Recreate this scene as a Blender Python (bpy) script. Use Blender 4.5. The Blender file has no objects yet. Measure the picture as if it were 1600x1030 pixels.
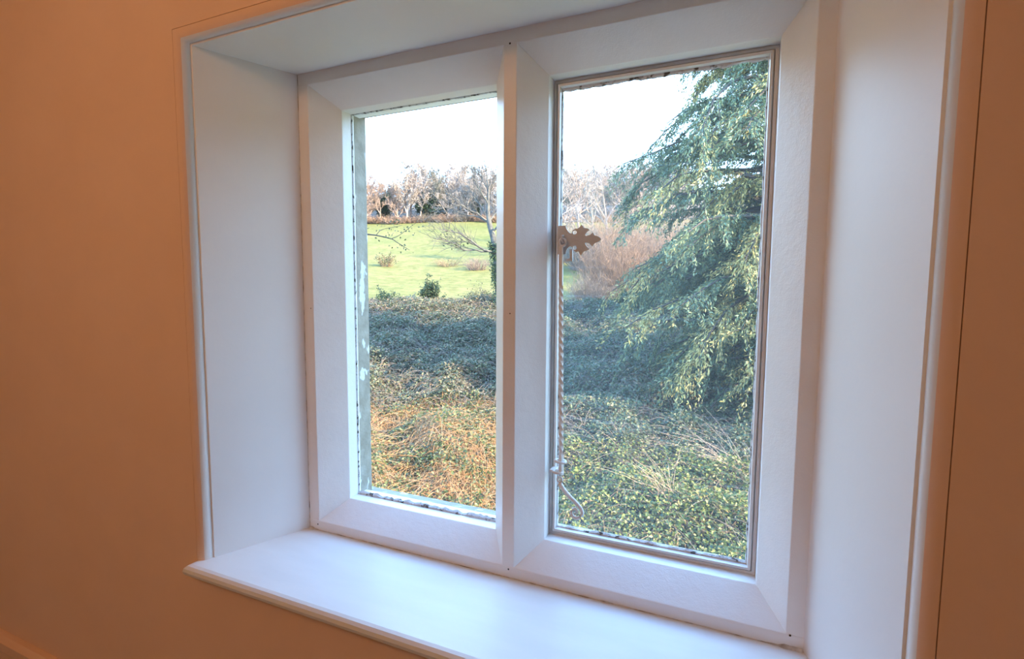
import bpy, bmesh, math, random
import numpy as np
from mathutils import Vector, Matrix, noise

rng = np.random.default_rng(7)
random.seed(7)
scene = bpy.context.scene
COL = scene.collection

# ------------------------------------------------------------------ camera
CAM = np.array([0.8624, -0.8434, 0.5503])
YAW, PITCH, ROLL = math.radians(23.227), math.radians(-4.695), math.radians(0.311)
FPX = 788.6
_f = np.array([-math.sin(YAW) * math.cos(PITCH), math.cos(YAW) * math.cos(PITCH), math.sin(PITCH)])
_r0 = np.array([math.cos(YAW), math.sin(YAW), 0.0])
_u0 = np.cross(_r0, _f)
_r = _r0 * math.cos(ROLL) + _u0 * math.sin(ROLL)
_u = -_r0 * math.sin(ROLL) + _u0 * math.cos(ROLL)
cam_data = bpy.data.cameras.new('camera')
cam_data.sensor_width = 36.0
cam_data.lens = FPX / 1600 * 36.0
cam_data.clip_start = 0.02
cam_data.clip_end = 1000
cam = bpy.data.objects.new('camera', cam_data)
M = Matrix.Identity(4)
for i in range(3):
    M[i][0], M[i][1], M[i][2], M[i][3] = _r[i], _u[i], -_f[i], CAM[i]
cam.matrix_world = M
COL.objects.link(cam)
scene.camera = cam

# ------------------------------------------------------------------ sky, sun, lamp, exposure
world = bpy.data.worlds.new('sky')
scene.world = world
world.use_nodes = True
nt = world.node_tree
nt.nodes.clear()
wo = nt.nodes.new('ShaderNodeOutputWorld')
bg = nt.nodes.new('ShaderNodeBackground')
tc = nt.nodes.new('ShaderNodeTexCoord')
sx = nt.nodes.new('ShaderNodeSeparateXYZ')
rp = nt.nodes.new('ShaderNodeValToRGB')
rp.color_ramp.elements[0].position = 0.0
rp.color_ramp.elements[0].color = (0.49, 0.74, 1.0, 1)
rp.color_ramp.elements[1].position = 0.9
rp.color_ramp.elements[1].color = (0.10, 0.26, 0.56, 1)
nt.links.new(tc.outputs['Generated'], sx.inputs[0])
nt.links.new(sx.outputs['Z'], rp.inputs[0])
nt.links.new(rp.outputs[0], bg.inputs['Color'])
bg.inputs['Strength'].default_value = 11.0
nt.links.new(bg.outputs[0], wo.inputs[0])

SUN_AZ, SUN_EL = math.radians(93), math.radians(24)   # clockwise from the window's outward normal
sd = Vector((math.sin(SUN_AZ) * math.cos(SUN_EL), math.cos(SUN_AZ) * math.cos(SUN_EL), math.sin(SUN_EL)))
sun = bpy.data.lights.new('sun', 'SUN')
sun.energy = 31.0
sun.color = (1.0, 0.80, 0.52)
sun.angle = math.radians(0.6)
so = bpy.data.objects.new('sun', sun)
so.rotation_euler = sd.to_track_quat('Z', 'Y').to_euler()
COL.objects.link(so)

lamp = bpy.data.lights.new('ceiling_lamp', 'POINT')
lamp.energy = 16.0
lamp.color = (1.0, 0.52, 0.24)
lamp.shadow_soft_size = 0.10
lo = bpy.data.objects.new('ceiling_lamp', lamp)
lo.location = (-0.05, -1.50, 1.30)
COL.objects.link(lo)

vs = scene.view_settings
vs.view_transform = 'Standard'
vs.look = 'None'
vs.exposure = 0.0
vs.gamma = 1.0
vs.use_curve_mapping = False


# ------------------------------------------------------------------ helpers
def at_y(px, py, Y):
    d = _f + _r * (px - 800) / FPX - _u * (py - 515) / FPX
    return CAM + d * ((Y - CAM[1]) / d[1])


def at_r(px, py, r):
    d = _f + _r * (px - 800) / FPX - _u * (py - 515) / FPX
    return CAM + d * (r / math.hypot(d[0], d[1]))


def tag(o, label=None, cat=None, group=None, kind=None):
    if label: o['label'] = label
    if cat: o['category'] = cat
    if group: o['group'] = group
    if kind: o['kind'] = kind
    return o


def link(o, parent=None):
    COL.objects.link(o)
    if parent is not None:
        o.parent = parent
        o.matrix_parent_inverse = Matrix.Translation(-Vector(parent.location))
    return o


def empty(name, loc=(0, 0, 0)):
    o = bpy.data.objects.new(name, None)
    o.location = loc
    o.empty_display_size = 0.1
    COL.objects.link(o)
    return o


def mesh_obj(name, verts, faces, mat, parent=None, smooth=False, tint=None):
    """verts (N,3); faces: list of tuples, or int array (F,k)"""
    me = bpy.data.meshes.new(name)
    V = np.asarray(verts, dtype=np.float32).reshape(-1, 3)
    if isinstance(faces, np.ndarray):
        F, k = faces.shape
        me.vertices.add(len(V))
        me.vertices.foreach_set('co', V.ravel())
        me.loops.add(F * k)
        me.loops.foreach_set('vertex_index', faces.astype(np.int32).ravel())
        me.polygons.add(F)
        me.polygons.foreach_set('loop_start', np.arange(0, F * k, k, dtype=np.int32))
        me.update(calc_edges=True)
    else:
        me.from_pydata([tuple(map(float, v)) for v in V], [], faces)
        me.update()
    if tint is not None:
        a = me.color_attributes.new('tint', 'FLOAT_COLOR', 'POINT')
        c = np.ones((len(V), 4), dtype=np.float32)
        c[:, :3] = np.asarray(tint) * 0.40
        a.data.foreach_set('color', c.ravel())
    if smooth:
        me.polygons.foreach_set('use_smooth', np.ones(len(me.polygons), dtype=bool))
    me.materials.append(mat)
    o = bpy.data.objects.new(name, me)
    return link(o, parent)


def fix_normals(o, bevel=0.0, seg=2):
    bm = bmesh.new()
    bm.from_mesh(o.data)
    bmesh.ops.recalc_face_normals(bm, faces=bm.faces)
    if bevel:
        ed = [e for e in bm.edges if len(e.link_faces) == 2 and e.calc_face_angle(0) > 0.3]
        bmesh.ops.bevel(bm, geom=ed, offset=bevel, segments=seg, affect='EDGES', profile=0.5)
    bm.to_mesh(o.data)
    bm.free()
    return o


def box(name, x0, x1, y0, y1, z0, z1, mat, parent=None, bevel=0.0):
    v = [(x, y, z) for x in (x0, x1) for y in (y0, y1) for z in (z0, z1)]
    f = [(0, 1, 3, 2), (4, 6, 7, 5), (0, 4, 5, 1), (2, 3, 7, 6), (0, 2, 6, 4), (1, 5, 7, 3)]
    return fix_normals(mesh_obj(name, v, f, mat, parent), bevel)


def prism(name, poly, axis, a0, a1, mat, parent=None, bevel=0.0, cuts=1):
    """poly of 2D points swept along an axis ('x': poly is (y,z); 'z': poly is (x,y))"""
    n = len(poly)
    v = []
    for a in np.linspace(a0, a1, cuts + 1):
        for p in poly:
            v.append((a, p[0], p[1]) if axis == 'x' else (p[0], p[1], a))
    f = []
    for c in range(cuts):
        for i in range(n):
            j = (i + 1) % n
            f.append((c * n + i, c * n + j, (c + 1) * n + j, (c + 1) * n + i))
    f.append(tuple(range(n)))
    f.append(tuple(cuts * n + i for i in reversed(range(n))))
    return fix_normals(mesh_obj(name, v, f, mat, parent), bevel)


def ring(name, prof, rect, mat, parent=None, smooth=False, closed_profile=True):
    """profile [(inset, y)] mitred around rect (x0,x1,z0,z1)"""
    x0, x1, z0, z1 = rect
    v = []
    for (o, y) in prof:
        v += [(x0 + o, y, z0 + o), (x1 - o, y, z0 + o), (x1 - o, y, z1 - o), (x0 + o, y, z1 - o)]
    f = []
    n = len(prof)
    for i in range(n if closed_profile else n - 1):
        j = (i + 1) % n
        for k in range(4):
            l = (k + 1) % 4
            f.append((i * 4 + k, i * 4 + l, j * 4 + l, j * 4 + k))
    return fix_normals(mesh_obj(name, v, f, mat, parent, smooth))


def tubes(paths, radii, sides=3):
    """paths (N,K,3), radii (N,K) -> verts, faces"""
    P = np.asarray(paths, float)
    N, K, _ = P.shape
    T = np.gradient(P, axis=1)
    T /= np.linalg.norm(T, axis=2, keepdims=True) + 1e-9
    ref = np.where(np.abs(T[..., 2:3]) > 0.9, np.array([1.0, 0, 0]), np.array([0, 0, 1.0]))
    A = np.cross(T, ref)
    A /= np.linalg.norm(A, axis=2, keepdims=True) + 1e-9
    B = np.cross(T, A)
    ang = np.arange(sides) * 2 * math.pi / sides
    V = P[:, :, None, :] + np.asarray(radii)[:, :, None, None] * (
        A[:, :, None, :] * np.cos(ang)[None, None, :, None] + B[:, :, None, :] * np.sin(ang)[None, None, :, None])
    idx = np.arange(N * K * sides).reshape(N, K, sides)
    a = idx[:, :-1, :]
    b = idx[:, 1:, :]
    F = np.stack([a, np.roll(a, -1, 2), np.roll(b, -1, 2), b], axis=-1).reshape(-1, 4)
    return V.reshape(-1, 3), F


def leaves(pos, direc, up, length, width, fold=0.25):
    """diamond leaves: each 4 verts / 2 triangles"""
    pos = np.asarray(pos, float)
    N = len(pos)
    d = direc / (np.linalg.norm(direc, axis=1, keepdims=True) + 1e-9)
    s = np.cross(d, up)
    s /= np.linalg.norm(s, axis=1, keepdims=True) + 1e-9
    n = np.cross(s, d)
    L = np.broadcast_to(np.asarray(length, float).reshape(-1, 1), (N, 1))
    W = np.broadcast_to(np.asarray(width, float).reshape(-1, 1), (N, 1))
    base = pos
    mid = pos + d * L * 0.45
    tip = pos + d * L - n * L * 0.12
    l = mid + s * W * 0.5 + n * W * fold
    r = mid - s * W * 0.5 + n * W * fold
    V = np.stack([base, r, tip, l], axis=1).reshape(-1, 3)
    i = np.arange(N)[:, None] * 4
    F = np.concatenate([i + np.array([[0, 1, 2]]), i + np.array([[0, 2, 3]])], axis=0)
    return V, F


def rand_dirs(n):
    v = rng.normal(size=(n, 3))
    return v / np.linalg.norm(v, axis=1, keepdims=True)


def fbm(x, y, s=1.0, seed=0.0):
    return noise.fractal(Vector((x * s, y * s, seed)), 1.0, 2.0, 4)


# ------------------------------------------------------------------ materials
def new_mat(name):
    m = bpy.data.materials.new(name)
    m.use_nodes = True
    t = m.node_tree
    b = t.nodes['Principled BSDF']
    return m, t, b


def N(t, kind, **kw):
    n = t.nodes.new(kind)
    for k, v in kw.items():
        if k in n.inputs.keys() if hasattr(n.inputs, 'keys') else False:
            n.inputs[k].default_value = v
        else:
            setattr(n, k, v)
    return n


def noise_mix(t, c1, c2, scale, detail=4, lo=0.35, hi=0.65, coord='Object', stretch=None):
    tcn = t.nodes.new('ShaderNodeTexCoord')
    src = tcn.outputs[coord]
    if stretch:
        mp = t.nodes.new('ShaderNodeMapping')
        mp.inputs['Scale'].default_value = stretch
        t.links.new(src, mp.inputs[0])
        src = mp.outputs[0]
    n = t.nodes.new('ShaderNodeTexNoise')
    n.inputs['Scale'].default_value = scale
    n.inputs['Detail'].default_value = detail
    t.links.new(src, n.inputs['Vector'])
    r = t.nodes.new('ShaderNodeValToRGB')
    r.color_ramp.elements[0].position = lo
    r.color_ramp.elements[1].position = hi
    r.color_ramp.elements[0].color = (*c1, 1)
    r.color_ramp.elements[1].color = (*c2, 1)
    t.links.new(n.outputs['Fac'], r.inputs[0])
    return r.outputs[0], n, src


def add_bump(t, b, scale, strength, dist, src=None, detail=4, stretch=None):
    if src is None:
        tcn = t.nodes.new('ShaderNodeTexCoord')
        src = tcn.outputs['Object']
    if stretch:
        mp = t.nodes.new('ShaderNodeMapping')
        mp.inputs['Scale'].default_value = stretch
        t.links.new(src, mp.inputs[0])
        src = mp.outputs[0]
    n = t.nodes.new('ShaderNodeTexNoise')
    n.inputs['Scale'].default_value = scale
    n.inputs['Detail'].default_value = detail
    t.links.new(src, n.inputs['Vector'])
    bp = t.nodes.new('ShaderNodeBump')
    bp.inputs['Strength'].default_value = strength
    bp.inputs['Distance'].default_value = dist
    t.links.new(n.outputs['Fac'], bp.inputs['Height'])
    prev = b.inputs['Normal'].links[0].from_socket if b.inputs['Normal'].links else None
    if prev: t.links.new(prev, bp.inputs['Normal'])
    t.links.new(bp.outputs[0], b.inputs['Normal'])


def simple(name, c1, c2, scale, rough=0.6, bump=0.0, bscale=40, bdist=0.01, metal=0.0, lo=0.35, hi=0.65, stretch=None, spec=None):
    m, t, b = new_mat(name)
    o, _, _ = noise_mix(t, c1, c2, scale, lo=lo, hi=hi, stretch=stretch)
    t.links.new(o, b.inputs['Base Color'])
    b.inputs['Roughness'].default_value = rough
    b.inputs['Metallic'].default_value = metal
    if spec is not None: b.inputs['Specular IOR Level'].default_value = spec
    if bump: add_bump(t, b, bscale, bump, bdist)
    return m


PAINT = simple('white_gloss_paint', (0.86, 0.86, 0.85), (0.90, 0.90, 0.89), 9, rough=0.38, bump=0.14, bscale=70, bdist=0.004)
add_bump(PAINT.node_tree, PAINT.node_tree.nodes['Principled BSDF'], 420, 0.22, 0.0012)
SILLP = simple('sill_gloss_paint', (0.81, 0.82, 0.82), (0.84, 0.85, 0.85), 6, rough=0.30, bump=0.16, bscale=22, bdist=0.004, stretch=(1.0, 5.0, 1.0), spec=0.16)
LINING = simple('lining_paint', (0.86, 0.86, 0.85), (0.89, 0.89, 0.88), 5, rough=0.45, bump=0.12, bscale=60, bdist=0.002)
WALLM = simple('cream_wall_paint', (0.86, 0.60, 0.42), (0.89, 0.63, 0.45), 5, rough=0.75, bump=0.15, bscale=160, bdist=0.0015)
TRIMM = simple('trim_paint', (0.83, 0.55, 0.37), (0.86, 0.58, 0.40), 6, rough=0.45, bump=0.06, bscale=90, bdist=0.002)
BEADM = simple('bead_paint', (0.84, 0.83, 0.80), (0.87, 0.86, 0.83), 6, rough=0.4, bump=0.06, bscale=90, bdist=0.002)
CRACK = simple('dark_gap', (0.05, 0.03, 0.02), (0.12, 0.07, 0.05), 30, rough=0.9)
DIRT = simple('seam_grime', (0.16, 0.10, 0.06), (0.72, 0.70, 0.66), 26, rough=0.8, lo=0.30, hi=0.52, bump=0.6, bscale=300, bdist=0.003)
PUTTY = simple('cracked_putty', (0.10, 0.085, 0.075), (0.66, 0.68, 0.70), 85, rough=0.8, lo=0.36, hi=0.48, bump=0.8, bscale=260, bdist=0.003)
HOLE = simple('nail_hole_black', (0.01, 0.01, 0.01), (0.02, 0.02, 0.02), 9, rough=0.9)
STONE = simple('limestone', (0.24, 0.21, 0.17), (0.36, 0.33, 0.28), 24, rough=0.9, bump=0.5, bscale=120, bdist=0.004)
CARPET = simple('carpet', (0.34, 0.32, 0.30), (0.44, 0.42, 0.40), 90, rough=0.95, bump=0.5, bscale=400, bdist=0.004)
CEILM = simple('ceiling_white', (0.82, 0.81, 0.79), (0.86, 0.85, 0.83), 5, rough=0.8)
IRON = simple('painted_iron', (0.56, 0.60, 0.64), (0.62, 0.66, 0.70), 30, rough=0.4, bump=0.3, bscale=180, bdist=0.002)
IRONW = simple('white_painted_iron', (0.74, 0.74, 0.73), (0.80, 0.80, 0.79), 30, rough=0.35, bump=0.3, bscale=180, bdist=0.002)


def stone_with_paint():
    m, t, b = new_mat('flaking_painted_stone')
    o, _, src = noise_mix(t, (0.25, 0.215, 0.165), (0.34, 0.30, 0.24), 30)
    o2, _, _ = noise_mix(t, (0, 0, 0), (1, 1, 1), 40, detail=6, lo=0.60, hi=0.63, stretch=(1, 1, 0.4))
    mx = t.nodes.new('ShaderNodeMix')
    mx.data_type = 'RGBA'
    t.links.new(o2, mx.inputs[0])
    t.links.new(o, mx.inputs[6])
    mx.inputs[7].default_value = (0.62, 0.62, 0.60, 1)
    t.links.new(mx.outputs[2], b.inputs['Base Color'])
    b.inputs['Roughness'].default_value = 0.85
    add_bump(t, b, 120, 0.5, 0.004)
    return m


FLAKE = stone_with_paint()


def glass_mat(name, haze, dirt, streak):
    """thin dusty pane: clear transmission, weak mirror reflection and a film of dust that scatters"""
    m = bpy.data.materials.new(name)
    m.use_nodes = True
    t = m.node_tree
    t.nodes.clear()
    out = t.nodes.new('ShaderNodeOutputMaterial')
    tr = t.nodes.new('ShaderNodeBsdfTransparent')
    tr.inputs[0].default_value = (0.97, 0.985, 0.985, 1)
    gl = t.nodes.new('ShaderNodeBsdfGlossy')
    gl.inputs['Roughness'].default_value = 0.02
    tl = t.nodes.new('ShaderNodeBsdfTranslucent')
    tl.inputs[0].default_value = (0.90, 0.90, 0.90, 1)
    fr = t.nodes.new('ShaderNodeFresnel')
    fr.inputs[0].default_value = 1.35
    tcn = t.nodes.new('ShaderNodeTexCoord')
    mp = t.nodes.new('ShaderNodeMapping')
    mp.inputs['Scale'].default_value = (1.2, 1.0, 60.0)
    mp.inputs['Rotation'].default_value = (0, math.radians(-4), 0)
    t.links.new(tcn.outputs['Object'], mp.inputs[0])
    n1 = t.nodes.new('ShaderNodeTexNoise')
    n1.inputs['Scale'].default_value = 1.6
    n1.inputs['Detail'].default_value = 3
    t.links.new(mp.outputs[0], n1.inputs['Vector'])
    r1 = t.nodes.new('ShaderNodeMapRange')
    r1.inputs[1].default_value = 0.58
    r1.inputs[2].default_value = 0.72
    r1.inputs[3].default_value = 0.0
    r1.inputs[4].default_value = streak
    t.links.new(n1.outputs['Fac'], r1.inputs[0])
    n2 = t.nodes.new('ShaderNodeTexNoise')
    n2.inputs['Scale'].default_value = 5.0
    n2.inputs['Detail'].default_value = 5
    t.links.new(tcn.outputs['Object'], n2.inputs['Vector'])
    r2 = t.nodes.new('ShaderNodeMapRange')
    r2.inputs[1].default_value = 0.3
    r2.inputs[2].default_value = 0.8
    r2.inputs[3].default_value = haze
    r2.inputs[4].default_value = haze + dirt
    t.links.new(n2.outputs['Fac'], r2.inputs[0])
    ad = t.nodes.new('ShaderNodeMath')
    ad.operation = 'ADD'
    t.links.new(r1.outputs[0], ad.inputs[0])
    t.links.new(r2.outputs[0], ad.inputs[1])
    m1 = t.nodes.new('ShaderNodeMixShader')
    t.links.new(ad.outputs[0], m1.inputs[0])
    t.links.new(tr.outputs[0], m1.inputs[1])
    t.links.new(tl.outputs[0], m1.inputs[2])
    m2 = t.nodes.new('ShaderNodeMixShader')
    t.links.new(fr.outputs[0], m2.inputs[0])
    t.links.new(m1.outputs[0], m2.inputs[1])
    t.links.new(gl.outputs[0], m2.inputs[2])
    t.links.new(m2.outputs[0], out.inputs[0])
    return m


GLASS_L = glass_mat('clear_old_glass', 0.004, 0.005, 0.004)
GLASS_R = glass_mat('dusty_old_glass', 0.026, 0.024, 0.05)


def leaf_mat(name, transl=0.3, rough=0.5):
    m, t, b = new_mat(name)
    at = t.nodes.new('ShaderNodeAttribute')
    at.attribute_name = 'tint'
    t.links.new(at.outputs['Color'], b.inputs['Base Color'])
    b.inputs['Roughness'].default_value = rough
    b.inputs['Specular IOR Level'].default_value = 0.35
    tl = t.nodes.new('ShaderNodeBsdfTranslucent')
    t.links.new(at.outputs['Color'], tl.inputs[0])
    mx = t.nodes.new('ShaderNodeMixShader')
    mx.inputs[0].default_value = transl
    t.links.new(b.outputs[0], mx.inputs[1])
    t.links.new(tl.outputs[0], mx.inputs[2])
    t.links.new(mx.outputs[0], t.nodes['Material Output'].inputs[0])
    return m


LEAF = leaf_mat('leaf', 0.3, 0.42)
NEEDLE = leaf_mat('yew_needles', 0.2, 0.55)
CANE = leaf_mat('dry_canes', 0.0, 0.7)
BARK = simple('pale_bark', (0.20, 0.165, 0.15), (0.34, 0.285, 0.25), 3, rough=0.9)
BARKD = simple('dark_bark', (0.03, 0.024, 0.02), (0.065, 0.05, 0.04), 6, rough=0.9)
BARKG = simple('grey_green_bark', (0.09, 0.09, 0.075), (0.18, 0.17, 0.145), 6, rough=0.9)
BARKO = simple('russet_twigs', (0.18, 0.125, 0.10), (0.30, 0.215, 0.17), 3, rough=0.9)
BARKI = simple('weathered_bark', (0.045, 0.045, 0.042), (0.10, 0.095, 0.085), 5, rough=0.9)
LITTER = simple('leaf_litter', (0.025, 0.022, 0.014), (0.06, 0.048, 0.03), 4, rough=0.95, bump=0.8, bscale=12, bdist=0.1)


WOODFLOOR = simple('wood_floor_leaves', (0.10, 0.075, 0.055), (0.19, 0.14, 0.10), .6, rough=0.95, bump=0.6, bscale=2, bdist=.3)


def grass_mat():
    m, t, b = new_mat('meadow_grass')
    o, _, _ = noise_mix(t, (0.112, 0.120, 0.036), (0.176, 0.152, 0.058), 0.09, detail=6, lo=0.3, hi=0.7)
    o2, _, _ = noise_mix(t, (0.66, 0.70, 0.60), (1.0, 1.0, 1.0), 1.2, detail=5, lo=0.35, hi=0.6)
    mx = t.nodes.new('ShaderNodeMix')
    mx.data_type = 'RGBA'
    mx.blend_type = 'MULTIPLY'
    mx.inputs[0].default_value = 1.0
    t.links.new(o, mx.inputs[6])
    t.links.new(o2, mx.inputs[7])
    t.links.new(mx.outputs[2], b.inputs['Base Color'])
    b.inputs['Roughness'].default_value = 0.9
    b.inputs['Specular IOR Level'].default_value = 0.1
    add_bump(t, b, 3.0, 0.6, 0.15)
    return m


GRASS = grass_mat()

# ------------------------------------------------------------------ window dimensions (metres; frame front face is y = 0, sill top is z = 0)
W = 0.9846
A0, A1 = 0.0267, 0.9621          # inner edges of the front fillet
M0, M1 = 0.4822, 0.5063         # mullion front
ZT, ZB = 0.9764, 0.0220
B0, B1, C0, C1 = 0.0678, 0.4421, 0.5473, 0.9211   # daylight openings behind the splay
YT, YB = 0.9359, 0.0601
D, E, H = 0.0565, 0.0893, 0.0848
L0, L1, LF, ZS = -0.0804, 1.056, -0.175, 1.0003
WALL_Y = -0.195
OUT_Y = 0.134
BACK = 0.114

# ------------------------------------------------------------------ room shell
OX0, OX1, OZ1 = L0 - 0.0245, L1 + 0.0245, ZS + 0.0245    # opening in the plaster
RX0, RX1, RY0, RZ0, RZ1 = -1.75, 2.35, -3.3, -1.02, 1.55


def wall_with_opening():
    xs = [RX0 - .2, OX0, OX1, RX1 + .2]
    zs = [-0.022, OZ1]
    v, f = [], []

    def slab(x0, x1, y0, y1, z0, z1):
        b = len(v)
        v.extend([(x, y, z) for x in (x0, x1) for y in (y0, y1) for z in (z0, z1)])
        f.extend([tuple(b + i for i in q) for q in
                  [(0, 1, 3, 2), (4, 6, 7, 5), (0, 4, 5, 1), (2, 3, 7, 6), (0, 2, 6, 4), (1, 5, 7, 3)]])
    yb = 0.02
    slab(xs[0], xs[1], WALL_Y, yb, RZ0 - .1, RZ1 + .1)
    slab(xs[2], xs[3], WALL_Y, yb, RZ0 - .1, RZ1 + .1)
    slab(xs[1], xs[2], WALL_Y, yb, zs[1], RZ1 + .1)
    slab(xs[1], xs[2], WALL_Y, yb, RZ0 - .1, zs[0])
    return mesh_obj('wall_window', v, f, WALLM)


tag(wall_with_opening(), 'peach cream painted wall around the deep window recess', 'wall', kind='structure')


def outer_wall():
    v, f = [], []

    def slab(x0, x1, y0, y1, z0, z1):
        b = len(v)
        v.extend([(x, y, z) for x in (x0, x1) for y in (y0, y1) for z in (z0, z1)])
        f.extend([tuple(b + i for i in q) for q in
                  [(0, 1, 3, 2), (4, 6, 7, 5), (0, 4, 5, 1), (2, 3, 7, 6), (0, 2, 6, 4), (1, 5, 7, 3)]])
    y0, y1 = 0.021, OUT_Y - .03
    slab(-5, -0.02, y0, y1, -4.6, 2.2)
    slab(W + .02, 6, y0, y1, -4.6, 2.2)
    slab(-0.02, W + .02, y0, y1, 1.02, 2.2)
    slab(-0.02, W + .02, y0, y1, -4.6, -0.02)
    return mesh_obj('wall_outside', v, f, STONE)


tag(outer_wall(), 'pale limestone outer face of the house wall', 'wall', kind='structure')
for nm, args, mt, lb, ct in [
    ('wall_left', (RX0 - .2, RX0, RY0, WALL_Y, RZ0, RZ1), CEILM, 'plain white wall left of the window, out of frame', 'wall'),
    ('wall_right', (RX1, RX1 + .2, RY0, WALL_Y, RZ0, RZ1), CEILM, 'plain white wall right of the window, out of frame', 'wall'),
    ('wall_back', (RX0 - .2, RX1 + .2, RY0 - .2, RY0, RZ0, RZ1), CEILM, 'plain white wall behind the viewer, out of frame', 'wall'),
    ('floor', (RX0 - .2, RX1 + .2, RY0 - .2, WALL_Y, RZ0 - .1, RZ0), CARPET, 'pale carpeted floor of the landing, out of frame', 'floor'),
    ('ceiling', (RX0 - .2, RX1 + .2, RY0 - .2, WALL_Y, RZ1, RZ1 + .1), CEILM, 'white ceiling of the landing, out of frame', 'ceiling')]:
    tag(box(nm, *args, mt), lb, ct, kind='structure')

# dado rail low on the wall
dado = prism('trim_1', [(WALL_Y, -0.378), (WALL_Y - .012, -0.380), (WALL_Y - .024, -0.388), (WALL_Y - .024, -0.398), (WALL_Y - .016, -0.404),
                        (WALL_Y - .017, -0.422), (WALL_Y - .010, -0.432), (WALL_Y - .008, -0.440), (WALL_Y, -0.441)], 'x', RX0, RX1, TRIMM, None, 0.001)
tag(dado, 'slim moulded dado rail low on the cream wall, lower left corner', 'trim', kind='structure')

# rounded staff bead around the recess
prof = [(0.0035, LF + .008), (0.0035, LF), (0.0035, LF - .002), (0.0035, LF - .0025)]
for k in range(0, 9):
    a = k / 8 * math.pi / 2
    prof.append((0.0035 + 0.0175 * (1 - math.cos(a)), LF - .003 - 0.0175 * math.sin(a)))
prof += [(0.0232, LF - .0205), (0.0232, LF + .014)]
v, f = [], []
for (o, y) in prof:
    v += [(L0 - o, y, 0.0), (L0 - o, y, ZS + o), (L1 + o, y, ZS + o), (L1 + o, y, 0.0)]
for i in range(len(prof) - 1):
    for k in range(3):
        f.append((i * 4 + k, i * 4 + k + 1, i * 4 + 4 + k + 1, i * 4 + 4 + k))
bead = fix_normals(mesh_obj('trim_2', v, f, BEADM))
bead.data.polygons.foreach_set('use_smooth', np.array([3 * 3 <= i < 12 * 3 for i in range(len(bead.data.polygons))]))
bead.data.materials.append(WALLM)
for p_ in bead.data.polygons:
    if p_.index // 3 >= 8: p_.material_index = 1
tag(bead, 'rounded white staff bead edging the window recess', 'trim', kind='structure')
# dark shrinkage gap behind the bead
v, f = [], []
for (o, y) in [(0.0225, WALL_Y + .006), (0.027, WALL_Y + .006)]:
    v += [(L0 - o, y, 0.0), (L0 - o, y, ZS + o), (L1 + o, y, ZS + o), (L1 + o, y, 0.0)]
f = [(k, k + 1, 4 + k + 1, 4 + k) for k in range(3)]
mesh_obj('shadow_gap', v, f, CRACK, bead)

# ------------------------------------------------------------------ window_1: wooden frame, fixed left light, linings and sill
win = empty('window_1', (W / 2, 0, 0))
tag(win, 'white painted timber window frame with fixed left light, splayed linings and deep sill', 'window', kind='structure')
# sill board with rounded nosing and returned horns
hx0, hx1 = L0 - 0.030, L1 + 0.030
yfr = LF - 0.047
topz = 0.0
prof = []
R_ = 0.012
v, f = [], []
rows = []
outline_top = [(0.0 - .012, 0.012), (L0 - .012, LF + .001), (hx0, WALL_Y + .004), (hx0, yfr), (hx1, yfr), (hx1, WALL_Y + .004), (L1 + .012, LF + .001), (W + .012, 0.012)]


def sill_level(inset, z):
    pts = []
    for (x, y) in outline_top:
        if y < WALL_Y + .01:
            yy = y + inset if y == yfr else y
            xx = x + inset if x < 0.5 else x - inset
            pts.append((xx, yy, z))
        else:
            pts.append((x, y, z))
    return pts


lv = []
for k in range(0, 7):
    a = math.pi * k / 6
    lv.append(sill_level(R_ * (1 - math.sin(a)), topz - R_ + R_ * math.cos(a)))
n = len(outline_top)
v = [p for l in lv for p in l]
for i in range(len(lv) - 1):
    for k in range(n):
        f.append((i * n + k, i * n + (k + 1) % n, (i + 1) * n + (k + 1) % n, (i + 1) * n + k))
f.append(tuple(range(n)))
f.append(tuple((len(lv) - 1) * n + i for i in reversed(range(n))))
sill = fix_normals(mesh_obj('window_sill', v, f, SILLP, win))
sill['label'] = 'glossy white sill board with rounded nosing'

# splayed reveal linings and soffit (boards with thickness)
prism('lining', [(0.0, 0.004), (L0, LF), (L0 - .014, LF), (-.014, 0.004)], 'z', 0.0, ZS + .01, LINING, win)
prism('lining', [(W, 0.004), (L1, LF), (L1 + .014, LF), (W + .014, 0.004)], 'z', 0.0, ZS + .01, LINING, win)
v = [(0 - .01, .004, ZS), (W + .01, .004, ZS), (L1, LF, ZS), (L0, LF, ZS)]
v += [(x, y, z + .014) for x, y, z in v]
fix_normals(mesh_obj('soffit', v, [(0, 1, 2, 3), (4, 5, 6, 7), (0, 1, 5, 4), (1, 2, 6, 5), (2, 3, 7, 6), (3, 0, 4, 7)], LINING, win))

# frame members (their splays meet in mitres)
bv = 0.0012
prism('head', [(0, 1.03), (0, ZT), (D, YT), (BACK, YT), (BACK, 1.03)], 'x', -.015, W + .015, PAINT, win, bv)
prism('bottom_rail', [(0, -.02), (0, ZB), (D, YB), (BACK, YB), (BACK, -.02)], 'x', -.015, W + .015, PAINT, win, bv)
e_ = 0.0005
prism('jamb', [(-.015, e_), (A0, e_), (B0, D), (B0, BACK), (-.015, BACK)], 'z', -.018, 1.028, PAINT, win, bv)
prism('jamb', [(W + .015, e_), (A1, e_), (C1, D), (C1, BACK), (W + .015, BACK)], 'z', -.018, 1.028, PAINT, win, bv)
prism('mullion', [(M0, e_), (M1, e_), (C0, D), (C0, BACK), (B1, BACK), (B1, D)], 'z', -.016, 1.026, PAINT, win, bv)


# pane of the fixed light
def pane(name, x0, x1, z0, z1, y, mat, parent, t=0.003):
    o = box(name, x0, x1, y, y + t, z0, z1, mat, parent)
    return o


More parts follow.
